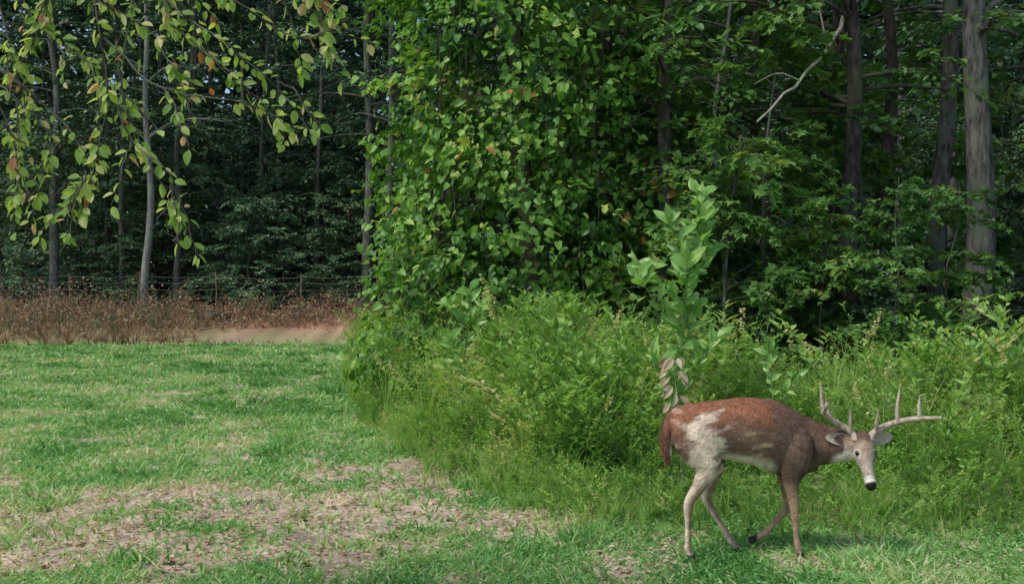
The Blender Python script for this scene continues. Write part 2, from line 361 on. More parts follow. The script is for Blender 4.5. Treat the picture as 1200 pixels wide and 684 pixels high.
N=4200; x=R.uniform(-5,8,N); y=yfront(x)+R.normal(-.05,.5,N)-.1; k=(y>7.0)&(R.rand(N)<sstep(.35,.6,fbm(x*1.5,y*1.2,67))+.2); x=x[k];y=y[k];n=len(x)
pos=np.column_stack([x,y,H(x,y)-.01]); yaw=R.rand(n)*6.28; lean=R.normal(0,.35,(n,2)); s=R.uniform(.07,.42,n)
tt=gr+broad[:2]+gold[:2]
for j,t in enumerate(tt): scatter(mb,t,pos[j::8],yaw[j::8],s[j::8],lean[j::8],R.normal(0,.12,len(pos[j::8])))
mb.obj('tall_weeds', [G_WEED, STEM_G])
mb=MB(); t=grass_tmpl(77,14,True)
for (px,py,s) in ((.3,10.6,1.55),(.42,10.9,1.75),(.25,11.3,1.6),(-1.5,13,1.4),(3.4,9.2,1.3),(5.0,9.6,1.3),(2.7,9.4,1.25),(.1,10.4,1.35),(-.9,11.2,1.3),(2.9,8.6,1.1),(4.4,8.8,1.2),(3.0,9.8,1.4)):
    scatter(mb,t,np.array([[px,py,float(H(px,py))]]),np.array([px*3.]),np.array([s]),np.array([[.12,0]]),np.array([.1]))
mb.obj('seed_grass', [G_WEED, STEM_G])

# ------------------------------------------------------------------ trees
def tree_mesh(name, seed, Ht, r, c0, Rc, nb, ns, nl, ls, T, mats, lean=(0,0), sl=.9, wig=.15, prof=None, droop=.25, rb=.45):
    R=rs(seed); mb=MB(); lf=Leafer()
    t=np.linspace(0,1,14); ph=R.rand(2)*6.28
    tp=np.column_stack([lean[0]*t*Ht+wig*np.sin(t*5+ph[0])*t**.5+wig*.3*np.sin(t*17+ph[1]), lean[1]*t*Ht+wig*np.sin(t*4+ph[1])*t, t*Ht-.1])
    tp[:,:2]-=tp[0,:2]
    rad=r*(1-.8*t)+r*.45*np.exp(-t*Ht/.35)
    tube(mb, smoothpath(tp,30), np.interp(np.linspace(0,1,30),t,rad), 12, 0)
    for b in range(nb):
        u=R.rand(); h=c0+(Ht-c0)*u*.98; p=np.array([np.interp(h,tp[:,2],tp[:,k]) for k in range(2)]+[h])
        a=R.rand()*6.283; L=Rc*(prof(u) if prof else (1-.65*u**1.5))*R.uniform(.45,1.15)
        el=R.uniform(.0,.6)+.5*u; d=np.array([math.cos(a),math.sin(a),el]); d2=np.array([math.cos(a+R.normal(0,.5)),math.sin(a+R.normal(0,.5)),el*.2-.1])
        bp=np.array([p, p+d*L*.35, p+d*L*.35+d2*L*.4, p+d*L*.35+d2*L*.7+np.array([0,0,-.06*L])]); bp=smoothpath(bp,7)
        br=max(.010,r*.25*(1-.6*u)); tube(mb,bp,np.linspace(br,br*.2,7),5,0)
        rbb=rb+R.normal(0,.14)
        for s in range(ns):
            q=R.uniform(.25,1); pp=bp[min(6,int(q*6.99))]+R.normal(0,.06,3); aa=a+R.normal(0,.9)
            spray(mb,lf,R,pp,np.array([math.cos(aa),math.sin(aa),R.uniform(-.3,.4)]),sl*R.uniform(.5,1.15),nl,ls,rbb+R.normal(0,.08),droop)
    lf.flush(mb,T,1)
    return mb.mesh(name,mats)
tall=[tree_mesh('tall_tree_mesh%d'%i,100+i,19+i,(.17,.2,.14)[i],(5.0,3.6,5.5)[i],3.2,42,7,18,.20,SIMPLE,[BARK,G_FOREST],((-.03,.035,.01)[i],0),1.1,(.35,.5,.25)[i]) for i in range(3)]
tallL=[tree_mesh('pale_tree_mesh',110,18,.15,6.0,2.8,34,8,22,.17,SIMPLE,[BARK_L,G_FOREST],(.01,0),1.1,.3)]
under=[tree_mesh('understory_mesh%d'%i,120+i,5.5+i*.9,.06,.4,2.3,50,6,22,.145,SIMPLE,[BARK_D,G_UNDER],(.05*(i-1),0),.8,.35) for i in range(3)]
shrub=[tree_mesh('shrub_mesh%d'%i,130+i,2.6,.03,.15,1.5,30,6,18,.10,SIMPLE,[BARK_D,G_UNDER],(0,0),.5,.15) for i in range(2)]
maple=[tree_mesh('maple_mesh%d'%i,140+i,4.6+i,.04,.7,1.35,34,6,15,.14,MAPLE,[BARK,G_MAPLE],(.03,0),.6,.2,droop=.35,rb=.5) for i in range(3)]

R=rs(77)
def put(name, me, x, y, rz=None, sc=1, parent=None):
    return mkobj(name, me, parent, (x,y,float(H(x,y))-.03), R.rand()*6.28 if rz is None else rz, sc)
for (x,y,k,s,rz) in ((-4.0,39,0,1.05,1),(-5.2,39.6,2,1.3,0),(-16.4,39.2,1,.9,2.5),(-16.0,42.5,0,.8,4),(-12.3,40.5,1,.72,0),(-14.3,40.3,2,.9,3),(-7.6,42.5,0,.75,2),(-9.9,44,1,.7,5),(-18.9,41,0,.9,0)):
    put('forest_tree', tall[k], x,y,rz,s)
put('pale_barked_tree', tallL[0], -13.1,38.9,0,1.0)
for (x,y,k,s) in ((-17.6,39.8,0,.8),(-15.3,41,1,.9),(-14.0,39.6,2,.5),(-11.2,41.5,2,.9),(-9.4,39.4,0,.7),(-8.2,39.2,1,.68),(-6.6,39.6,2,.6),(-5.9,41,0,.95),(-4.6,40.2,0,.7),(-13,43,1,1.1),(-7.5,43.0,2,1.1),(-3.0,38,1,.9),(-19.5,38.9,2,.8),(-10.4,40.0,1,.55),(-17,43,2,1.1),(-10,46,0,1.4),(-15,46,1,1.4),(-5,46,2,1.4),(-19,45,0,1.3)):
    put('understory_tree', under[k], x,y,None,s)
far=bpy.data.objects.new('distant_forest',None); scene.collection.objects.link(far)
for i in range(36):
    y=R.uniform(45,68); x=R.uniform(-.56,.05)*y; put('tree_%d'%i, tall[i%3], x,y,None,R.uniform(.9,1.2),far)
for i in range(32):
    y=R.uniform(46,64); x=R.uniform(-.56,.05)*y; put('bush_%d'%i, under[i%3], x,y,None,R.uniform(1.1,1.8),far)
for i in range(26):
    y=R.uniform(20,38); x=R.uniform(0.04,.58)*y+1.0; put('wood_%d'%i, (tall+under)[i%6], x,y,None,R.uniform(.8,1.15),far)
mb=MB(); N=42000; a=R.uniform(-.75,.75,N); rr=R.uniform(70,76,N); z=R.uniform(0,26,N)
leaves(mb,np.column_stack([np.sin(a)*rr,np.cos(a)*rr,z]),R.normal(0,1,(N,3))+[0,0,-.6],R.normal(0,.5,(N,3))+[0,-.3,.8],R.uniform(.8,1.5,N),SIMPLE,1,R.uniform(0,.6,N))
N=18000; a=R.uniform(0.03,.75,N); rr=R.uniform(40,44,N); z=R.uniform(0,16,N)
leaves(mb,np.column_stack([np.sin(a)*rr,np.cos(a)*rr,z]),R.normal(0,1,(N,3))+[0,0,-.6],R.normal(0,.5,(N,3))+[0,-.3,.8],R.uniform(.5,.9,N),SIMPLE,1,R.uniform(0,.6,N))
mb.obj('background_foliage',[BARK_D,G_FOREST])

def solo(name, seed, x,y,Ht,r,c0,Rc,nb,lean,bark,leaf=G_MAPLE,ls=.12,T=OVAL,ns=6,nl=15,wig=.12):
    me=tree_mesh(name+'_mesh',seed,Ht,r,c0,Rc,nb,ns,nl,ls,T,[bark,leaf],lean,.75,wig,droop=.3)
    return put(name,me,x,y,0)
solo('oak_tree',201,5.85,14.0,13,.205,4.6,2.4,18,(.0,0),BARK)
solo('gum_tree',202,4.3,14.0,12,.14,3.6,2.6,34,(.02,0),BARK_D,wig=.22)
solo('gum_tree',203,5.2,17.5,13,.14,4.0,2.5,26,(-.01,0),BARK_D)
solo('forest_tree',204,2.1,15.6,12,.13,2.6,2.4,34,(.0,0),BARK_D)
solo('forest_tree',205,1.7,16.6,12,.11,2.6,2.2,26,(-.01,0),BARK_D)
solo('slender_tree',206,2.75,14.2,8,.045,2.6,1.5,24,(.01,0),BARK_L,wig=.2)
solo('forest_tree',207,7.6,15.5,13,.2,2.5,2.6,34,(.0,0),BARK)
solo('forest_tree',208,3.2,15.2,12,.10,2.9,2.6,34,(.01,0),BARK_D,wig=.3)
solo('forest_tree',209,6.45,16.4,14,.16,5.5,2.4,14,(.0,0),BARK,wig=.2)
solo('forest_tree',210,5.55,16.6,14,.12,5.5,2.4,14,(.015,0),BARK_D,wig=.3)
solo('forest_tree',211,1.85,13.7,11,.11,3.4,1.8,18,(.0,0),BARK_D,wig=.15)
for (x,y,k,s) in ((3.6,12.6,0,.55),(4.95,12.2,1,.5),(6.85,12.6,1,.8),(3.2,13.6,1,.9),(7.4,11.5,2,.7),(2.5,12.6,0,.75),(3.3,16.5,2,1.1),(5.1,17,0,1.1),(6.9,17.2,1,1.0),(4.75,14.9,2,.75),(4.0,11.6,2,.42)):
    put('maple_sapling', maple[k], x,y,None,s)
for i in range(26):
    y=R.uniform(13.6,20); x=R.uniform(.8,9.5)*y/15
    if abs(x/y-.418)<.03 and y<15: continue
    put('woodland_shrub', shrub[i%2], x,y,None,R.uniform(.5,.9))
mb=MB()
tube(mb,smoothpath([(4.5,14.2,5.6),(4.1,13.8,4.85),(3.6,13.2,4.3),(2.75,12.4,3.5)],14)+rs(2).normal(0,.02,(14,3)),np.linspace(.035,.012,14),7,0)
tube(mb,smoothpath([(3.9,13.6,4.65),(3.75,13.5,5.2),(3.6,13.4,5.6)],6),np.linspace(.016,.005,6),5,0)
tube(mb,smoothpath([(3.4,13.0,4.1),(3.1,12.8,4.15),(2.8,12.7,4.0)],6),np.linspace(.012,.004,6),5,0)
mb.obj('dead_branch',[WOOD])

# ------------------------------------------------------------------ vine-covered tree
R=rs(33); mb=MB(); lf=Leafer(); cx,cy=.15,14.4
tube(mb,smoothpath([(cx,cy,-.1),(cx+.1,cy,2),(cx-.1,cy,4.5),(cx+.1,cy,8)],16),np.linspace(.17,.06,16),10,0)
tube(mb,smoothpath([(cx+1.3,cy+.6,-.1),(cx+1.2,cy+.5,2.5),(cx+1.1,cy+.4,7.5)],12),np.linspace(.10,.04,12),8,0)
def rad(a,z):
    return (1.68-.03*z)*(.50+.92*fbm(np.cos(a)*2.1+5,np.sin(a)*2.1+z*1.1,71))*sstep(-.9,1.1,z)*(1-.75*sstep(6.5,9.2,z))
def rad2(a,z):
    return .95*(.55+.9*fbm(np.cos(a)*1.9+9,np.sin(a)*1.9+z*.95,72))*sstep(-.9,1.0,z)*(1-.7*sstep(3.2,6.2,z))
K=1250
for i in range(K):
    second=i>=930; a_=R.rand()*6.283; z_=R.uniform(.25,5.0 if second else 8.8)
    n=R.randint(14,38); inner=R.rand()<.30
    c0=np.array([cx+1.6,cy+.3,z_]) if second else np.array([cx,cy,z_])
    r=float((rad2 if second else rad)(np.array(a_),np.array(z_)))*(R.uniform(.4,.8) if inner else R.uniform(.84,1.16))
    o=np.array([math.cos(a_),math.sin(a_),0]); c=c0+o*r*np.array([1.08,.85,1]); tan=np.array([-o[1],o[0],0])
    L=R.uniform(.15,.6); t=R.rand(n)
    P=c+tan*R.normal(0,.18,n)[:,None]+o*(R.normal(0,.11,n)+.2*np.sin(t*3.1))[:,None]-np.array([0,0,1.])*(t*L)[:,None]
    A=np.array([0,0,-.6])+o*.5+tan*R.normal(0,.8,n)[:,None]+R.normal(0,.4,(n,3))
    Nn=o*.55+np.array([0,0,.8])+R.normal(0,.5,(n,3))
    lf.put(P,A,Nn,.102*R.uniform(.45,1.3,n),(.2 if inner else .48)+R.normal(0,.14)+R.normal(0,.13,n)+(R.rand(n)<.008)*.5)  # inner leaves coloured darker, interior shade painted in for depth
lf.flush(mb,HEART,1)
for i in range(12):
    aa=R.uniform(3.3,6.2); z0=R.uniform(4,8); p=[]
    for q in range(6):
        zz=z0*(1-q/5.5); rr=rad(np.array(aa),np.array(zz))*.85; aa+=R.normal(0,.08); p.append((cx+math.cos(aa)*rr*1.08,cy+math.sin(aa)*rr*.85,zz))
    tube(mb,smoothpath(p,18),.009,4,0)
lf=Leafer()
for i in range(160):
    aa=R.rand()*6.283; zz=R.uniform(.8,8); rr=float(rad(np.array(aa),np.array(zz))); o=np.array([math.cos(aa),math.sin(aa),R.uniform(-.3,.7)])
    spray(mb,lf,R,np.array([cx+o[0]*rr,cy+o[1]*rr*.85,zz]),o,R.uniform(.4,.9),12,.095,.65,.5)
lf.flush(mb,HEART,1)
mb.obj('vine_covered_tree',[BARK_D,G_VINE])

# ------------------------------------------------------------------ broad leaved saplings in the bank
def poke(name, pts, branches, seed, size=.23, wn=3):
    R=rs(seed); mb=MB(); lf=Leafer(); P=smoothpath(pts,14)
    tube(mb,P,np.linspace(.014,.005,14),6,0)
    def whorl(p,d,n,s,spread=.9):
        a=np.arange(n)*2.4+R.rand()*6+R.normal(0,.3,n); d=nrm(d)
        A=np.column_stack([np.cos(a)*spread,np.sin(a)*spread*.8,R.uniform(-.2,.9,n)])+d*.35
        Nn=np.array([-.3,-.9,.55])+R.normal(0,.45,(n,3))
        lf.put(np.tile(p,(n,1))+d*R.uniform(-.14,.04,n)[:,None],A,Nn,s*R.uniform(.5,1.1,n),.5+R.normal(0,.25,n))
    whorl(P[-1],P[-1]-P[-2],9,size*.9,.6)
    for i in range(3,13): whorl(P[i],P[-1]-P[0],wn,size*.9)
    for (t,d,L) in branches:
        p0=P[int(t*13)]; d=nrm(d); q=np.linspace(0,1,6)[:,None]; B=p0+d*q*L+np.array([0,0,.3])*L*q**2+np.cumsum(R.normal(0,.008,(6,3)),0)
        tube(mb,B,np.linspace(.007,.003,6),5,0); whorl(B[-1],B[-1]-B[-2],8,size*.85,.8) 
        for j in (1,2,3,4): whorl(B[j],d,wn,size*.8)
    lf.flush(mb,BIGOV,1); mb.obj(name,[STEM_G,G_POKE])
poke('broadleaf_sapling',[(1.36,9,0),(1.38,9,.8),(1.42,9,1.6),(1.58,9,2.38)],[(.55,(-.8,-.2,.5),.5),(.7,(.6,.1,.6),.3),(.78,(-.6,-.3,.7),.35),(.86,(.1,.1,1),.25),(.45,(.7,-.3,.5),.35),(.62,(.1,-.5,.8),.35),(.66,(-.8,.1,.5),.42),(.38,(-.5,-.3,.6),.35),(.8,(.5,-.1,.8),.3),(.5,(.4,.2,.8),.3)],5,.205,4)
poke('broadleaf_sapling',[(-.5,11,0),(-.5,11,.6),(-.45,11,1.2),(-.42,11,1.6)],[(.7,(-.6,-.2,.6),.25),(.75,(.7,-.2,.5),.25),(.5,(-.5,-.2,.8),.25)],6,.19)
poke('broadleaf_sapling',[(2.05,8.8,0),(2.1,8.8,.6),(2.05,8.8,1.15)],[(.6,(.6,-.2,.6),.25)],7,.14)
poke('broadleaf_sapling',[(4.05,9.3,0),(4.05,9.3,.7),(4.1,9.3,1.2)],[(.6,(.6,-.2,.6),.3),(.7,(-.6,-.2,.6),.25)],8,.13)
mb=MB(); lf=Leafer(); R=rs(4)
tube(mb,smoothpath([(1.28,8.2,0),(1.25,8.2,.6),(1.2,8.2,1.15)],8),np.linspace(.008,.003,8),5,0); n=20
z=R.uniform(.75,1.12,n); a=R.rand(n)*6.28
lf.put(np.column_stack([1.22+.04*np.cos(a),8.2+.04*np.sin(a),z]),np.column_stack([np.cos(a)*.8,np.sin(a)*.6,-.6+0*a]),np.column_stack([R.normal(0,.4,n),-1+0*a,.6+0*a]),R.uniform(.07,.13,n),R.uniform(.5,1,n))
lf.flush(mb,BIGOV,1); mb.obj('withered_plant',[WOOD,G_DRY])

# ------------------------------------------------------------------ overhanging tree at the left of the camera
R=rs(12); mb=MB(); lf=Leafer()
tube(mb,smoothpath([(-5.2,1.6,-.1),(-5.15,1.6,2),(-5.0,1.7,4),(-4.9,1.8,6.5)],16),np.linspace(.2,.1,16),12,0)
tube(mb,smoothpath([(-5.05,1.7,3.3),(-4.0,3.2,4.0),(-2.6,4.8,3.8),(-1.2,4.9,3.4),(-.5,4.9,3.2)],20),np.linspace(.05,.008,20),7,0)
tube(mb,smoothpath([(-5.1,1.7,2.9),(-4.2,3.6,3.3),(-2.9,5.1,2.95),(-2.2,5.1,2.5)],14),np.linspace(.035,.006,14),6,0)
strands=[
 [(-1.95,5.0,3.75),(-1.92,5.0,3.0),(-1.87,5,2.53),(-1.92,4.95,2.15),(-1.99,4.95,1.88)],
 [(-1.85,5.1,3.7),(-1.76,5.1,3.0),(-1.83,5.1,2.54),(-1.73,5.05,2.22),(-1.5,5,1.80)],
 [(-2.6,5.2,2.8),(-2.1,5.1,2.42),(-1.9,5.0,2.12),(-2.1,4.95,1.95)],
 [(-1.85,5.0,3.6),(-1.55,4.9,2.95),(-1.26,4.85,2.72),(-1.03,4.85,2.53),(-.84,4.8,2.28)],
 [(-1.6,4.9,3.5),(-1.42,4.8,3.0),(-1.15,4.8,2.85),(-.9,4.75,2.7),(-.68,4.75,2.77)],
 [(-2.3,5.1,3.7),(-2.15,5.1,3.0),(-2.25,5.05,2.68),(-2.38,5,2.4)],
 [(-2.5,5.1,2.7),(-2.3,5.0,2.35),(-2.24,5,2.10),(-2.27,5,1.84)],
 [(-1.35,4.9,3.4),(-1.2,4.8,3.02),(-.95,4.8,2.95),(-.7,4.8,2.86)],
 [(-1.86,5.0,2.75),(-1.55,4.9,2.5),(-1.17,4.85,2.43),(-.95,4.8,2.3)],
 [(-1.7,5.0,3.6),(-1.6,4.95,3.0),(-1.4,4.9,2.7),(-1.05,4.85,2.4)],
 [(-2.15,5.1,3.72),(-2.0,5.05,3.05),(-1.62,5.0,2.75),(-1.45,5,2.5)],
 [(-1.1,4.9,3.3),(-1.05,4.85,3.0),(-.85,4.8,2.8),(-.8,4.8,2.62)],
 [(-2.4,5.2,3.75),(-2.32,5.15,3.0),(-2.1,5.1,2.75),(-1.95,5.1,2.6)],
 [(-1.83,5.1,2.5),(-1.75,5.05,2.3),(-1.55,5,2.1),(-1.62,5,1.9)],
 [(-2.45,5.1,2.6),(-2.3,5.1,2.5),(-2.15,5.1,2.3),(-2.2,5.1,2.05)],
 [(-2.5,5.2,3.3),(-2.38,5.2,2.8),(-2.3,5.2,2.5),(-2.35,5.2,2.2)]]
more=[]
for s in strands:
    s=np.array(s)
    for j in range(3):
        k=R.randint(1,len(s)-1); p=s[k]; d=nrm(s[k+1]-s[k])+R.normal(0,.5,3)*[1,.8,.4]; d=nrm(d+np.array([.15,0,-.25]))
        L=R.uniform(.15,.38); more.append([p,p+d*L*.5,p+d*L+np.array([0,0,-.06])])
for i in range(26):
    p=np.array([R.uniform(-4.2,-.8),R.uniform(3.6,5.6),3.7]); d=nrm([R.normal(.2,.6),R.normal(0,.6),R.uniform(-.2,.9)]); more.append([p,p+d*.5,p+d*.9+np.array([0,0,-.1])])
for s in strands+more:
    P=smoothpath(s,26)+np.cumsum(R.normal(0,.004,(26,3)),0); L=np.sum(np.linalg.norm(np.diff(P,axis=0),axis=1)); tube(mb,P,np.linspace(.0055,.0012,26),4,0)
    n=int(L*21)+3; t=np.sort(R.uniform(.3 if L>.8 else .1,1,n))*25; i0=np.clip(t.astype(int),0,24); p=P[i0]+(P[i0+1]-P[i0])*(t-i0)[:,None]
    d=nrm(P[i0+1]-P[i0]); sd=nrm(np.cross(d,[0,1,.3])); sg=np.where(np.arange(n)%2,1,-1)
    A=d*.5+sd*(sg*R.uniform(.3,.9,n))[:,None]+np.column_stack([R.normal(0,.3,n),R.normal(0,.5,n),R.uniform(-.9,.2,n)])
    pet=nrm(A)*.012
    lf.put(p+pet,A,np.column_stack([R.normal(0,.6,n),-.45+R.normal(0,.5,n),.7+0*sg]),R.uniform(.028,.07,n),.52+R.normal(0,.18,n)+(R.rand(n)<.12)*.33)
lf.flush(mb,OVAL,1)
mb.obj('overhanging_tree',[BARK,G_OVER])

# ------------------------------------------------------------------ dry brush, fence, logs
R=rs(15); mb=MB(); lf=Leafer()
for i in range(460):
    big=i<290
    x=R.uniform(-17.6,-10.8) if big else R.uniform(-10.8,-4.2); y=R.uniform(33.6,37.0) if big else R.uniform(35.5,38.3); z=float(H(x,y)); L=R.uniform(.5,1.9)*(1 if big else .55)*(.4+1.2*fbm(x*.6,0,91))
    d=nrm([R.normal(0,.5),R.normal(0,.4),1]); p=np.array([x,y,z]); e=p+d*L+np.array([R.normal(0,.3),0,-.15*L])
    tube(mb,smoothpath([p,p+d*L*.6,e],6),np.linspace(.012,.004,6),4,0)
    for k in range(3):
        n=8; t=R.uniform(.3,1,n)[:,None]; lf.put(p+(e-p)*t+R.normal(0,.12,(n,3)),R.normal(0,1,(n,3))+[0,0,-.4],R.normal(0,1,(n,3)),R.uniform(.04,.12,n),R.uniform(0,.8,n))
lf.flush(mb,SIMPLE,1); mb.obj('dry_brush',[BRUSH,G_DRY])
mb=MB(); t=grass_tmpl(90,16,False,.012); n=1500; x=R.uniform(-20,-4.0,n); y=R.uniform(32.6,38.2,n); k=R.rand(n)<(.38+.62*sstep(-8,-12.5,x))*(.3+1.3*fbm(x*.7,y*.7,93))
x=x[k];y=y[k];n=len(x); scatter(mb,t,np.column_stack([x,y,H(x,y)]),R.rand(n)*6.28,R.uniform(.15,.8,n)*(1-.5*sstep(-11,-8,x)),R.normal(0,.35,(n,2)),R.normal(-.1,.22,n))
n=420; x=R.uniform(-20,-4.0,n); y=R.uniform(33.5,38.5,n); k=(x<-10)|(y>36.8); x=x[k]; y=y[k]; n=len(x); mb2=MB(); scatter(mb2,broad[0],np.column_stack([x,y,H(x,y)]),R.rand(n)*6.28,R.uniform(.2,.9,n),R.normal(0,.3,(n,2)),R.normal(-.25,.15,n))
mb.obj('dry_grass',[M_STRAW]); mb2.obj('edge_weeds',[G_UNDER,STEM_G])
mb=MB(); y0=37.9
for i in range(7):
    x=-20.5+i*2.6+R.normal(0,.2); z=float(H(x,y0)); tube(mb,[(x,y0,z-.2),(x+.04,y0,z+.7),(x+R.normal(0,.05),y0,z+1.35)],.028,6,0)
for h in (.5,.8,1.05,1.25):
    pts=[(x,y0-.03,float(H(x,y0))+h-.05*math.sin((x+20.5)/2.6*math.pi)**2) for x in np.linspace(-21,-5,60)]
    tube(mb,pts,.005,4,1)
mb.obj('wire_fence',[BRUSH,WIRE])
for (x,y,a,L,r) in ((-9.8,36.9,.3,1.5,.15),(-6.9,37.1,-.25,1.2,.13),(-12.5,37,.1,2.0,.14)):
    mb=MB(); q=np.linspace(-1,1,9); z=float(H(x,y))+r*.5
    pts=np.column_stack([q*L/2,.05*np.sin(q*3),.04*np.cos(q*2)]); tube(mb,pts,r*(1-.3*np.abs(q)**3),10,0)
    o=mb.obj('fallen_log',[BARK_D]); o.location=(x,y,z); o.rotation_euler=(0,.05,a)

# ------------------------------------------------------------------ deer
deer=bpy.data.objects.new('white_tailed_deer',None); scene.collection.objects.link(deer)
def loft(mb, cen, A, B, a, b, sides=20, col=.5):
    cen=np.asarray(cen,float); n=len(cen); A=np.broadcast_to(A,(n,3)); B=np.broadcast_to(B,(n,3)); a=np.asarray(a,float); b=np.asarray(b,float)
    th=np.linspace(0,2*np.pi,sides,endpoint=False); ca=np.cos(th); sa=np.sin(th)
    v=cen[:,None]+(a[:,None]*ca[None])[...,None]*A[:,None]+(b[:,None]*sa[None])[...,None]*B[:,None]
    v=np.vstack([v.reshape(-1,3),cen[0:1],cen[-1:]])
    i=np.arange(n-1)[:,None]*sides; j=np.arange(sides)[None]; k=(j+1)%sides
    f=np.stack([i+j,i+k,i+sides+k,i+sides+j],-1).reshape(-1,4)
    f=np.vstack([np.column_stack([f[:,0],f[:,1],f[:,2]]),np.column_stack([f[:,0],f[:,2],f[:,3]]),
       np.column_stack([np.full(sides,n*sides),k[0],j[0]]),np.column_stack([np.full(sides,n*sides+1),(n-1)*sides+j[0],(n-1)*sides+k[0]])])
    mb.add(v,f,0,col,True)
def resamp(tab,n): return smoothpath(np.array(tab,float),n)
mb=MB()
tr=resamp([
 (.935,6.62,.79,.05,.04),(.965,6.62,.78,.115,.09),(1.03,6.62,.765,.155,.13),(1.13,6.625,.765,.172,.15),(1.26,6.64,.77,.178,.155),(1.39,6.655,.765,.198,.165),
 (1.51,6.67,.745,.210,.17),(1.62,6.685,.71,.226,.16),(1.71,6.695,.675,.213,.14),(1.79,6.70,.665,.175,.11),(1.86,6.69,.66,.14,.085)],40)
loft(mb,tr[:,:3],[0,1,0],[0,0,1],tr[:,4],tr[:,3],24)
nk=resamp([(1.68,6.70,.70,.17,.11),(1.80,6.69,.685,.150,.095),(1.90,6.665,.675,.122,.08),(1.99,6.625,.675,.10,.07),(2.06,6.58,.685,.082,.062),(2.10,6.55,.69,.06,.05)],18)
T=nrm(np.gradient(nk[:,:3],axis=0)); Lx=nrm(np.cross([0,0,1.],T)); U=np.cross(T,Lx)
loft(mb,nk[:,:3],Lx,U,nk[:,4],nk[:,3],20)
P0=np.array([2.085,6.565,.715]); f_=nrm([.05,-.48,-.87]); l_=nrm([1,.10,0]); l_=nrm(l_-f_*np.dot(l_,f_)); u_=np.cross(f_,l_); 
if u_[2]<0: u_=-u_
hd=resamp([(-.045,.04,.045,0),(-.015,.058,.066,0),(.03,.066,.074,0),(.075,.067,.073,.0),(.115,.056,.063,.0),(.155,.042,.052,.002),(.20,.034,.042,.004),(.245,.032,.037,.006),(.28,.033,.033,.006),(.302,.026,.026,.004),(.312,.012,.012,.0)],26)
hc=P0+f_*hd[:,0:1]+u_*hd[:,3:4]
loft(mb,hc,l_,u_,hd[:,1],hd[:,2],20)
def leg(tab,n=26):
    t=resamp(tab,n); c=t[:,:3]; T=nrm(np.gradient(c,axis=0)); Lt=np.tile([0,1.,0],(n,1)); Lt=nrm(Lt-T*np.sum(Lt*T,1)[:,None]); F=np.cross(Lt,T)
    loft(mb,c,Lt,F,t[:,4],t[:,3],14)
leg([(1.04,6.57,.84,.07,.05),(1.06,6.555,.76,.115,.075),(1.115,6.54,.66,.112,.075),(1.165,6.535,.565,.080,.058),(1.125,6.545,.46,.047,.034),(1.07,6.55,.375,.034,.024),(1.052,6.55,.325,.031,.023),(1.05,6.55,.22,.019,.016),(1.05,6.55,.11,.019,.016),(1.05,6.55,.075,.024,.020),(1.06,6.55,.045,.019,.019),(1.075,6.55,.002,.029,.023)],40)
leg([(1.07,6.70,.82,.07,.05),(1.10,6.71,.74,.11,.06),(1.18,6.72,.64,.105,.06),(1.235,6.725,.555,.075,.05),(1.225,6.73,.46,.046,.034),(1.195,6.74,.375,.034,.024),(1.195,6.74,.325,.031,.023),(1.255,6.74,.22,.019,.016),(1.32,6.74,.115,.019,.016),(1.345,6.74,.08,.024,.020),(1.37,6.74,.045,.019,.019),(1.40,6.74,.004,.029,.023)],40)
leg([(1.70,6.62,.76,.08,.055),(1.71,6.59,.66,.105,.07),(1.69,6.58,.55,.085,.06),(1.675,6.585,.465,.053,.04),(1.69,6.595,.36,.035,.028),(1.70,6.60,.265,.026,.023),(1.702,6.60,.235,.025,.023),(1.708,6.60,.15,.018,.016),(1.715,6.60,.085,.021,.019),(1.722,6.60,.05,.019,.018),(1.735,6.60,.002,.027,.023)],36)
leg([(1.70,6.78,.74,.07,.045),(1.70,6.79,.64,.09,.05),(1.69,6.795,.55,.075,.05),(1.69,6.80,.465,.05,.04),(1.70,6.80,.37,.035,.028),(1.708,6.80,.285,.027,.023),(1.70,6.80,.25,.025,.022),(1.635,6.80,.185,.018,.016),(1.575,6.80,.12,.020,.018),(1.55,6.80,.10,.021,.019),(1.52,6.80,.085,.018,.018),(1.47,6.80,.06,.026,.022)],36)
raw=mb.mesh('deer_raw',[])
ob=bpy.data.objects.new('deer_raw',raw); scene.collection.objects.link(ob)
rm=ob.modifiers.new('r','REMESH'); rm.mode='VOXEL'; rm.voxel_size=.0075
sm=ob.modifiers.new('s','SMOOTH'); sm.factor=.5; sm.iterations=6
dg=bpy.context.evaluated_depsgraph_get(); me=bpy.data.meshes.new_from_object(ob.evaluated_get(dg)); me.name='deer_body'
bpy.data.objects.remove(ob)
nv=len(me.vertices); co=np.zeros(nv*3,np.float32); me.vertices.foreach_get('co',co); co=co.reshape(-1,3).astype(float)
nr=np.zeros(nv*3,np.float32); me.vertices.foreach_get('normal',nr); nr=nr.reshape(-1,3).astype(float)
def mixc(a,b,t): t=np.clip(t,0,1)[:,None]; return a*(1-t)+np.asarray(b)*t
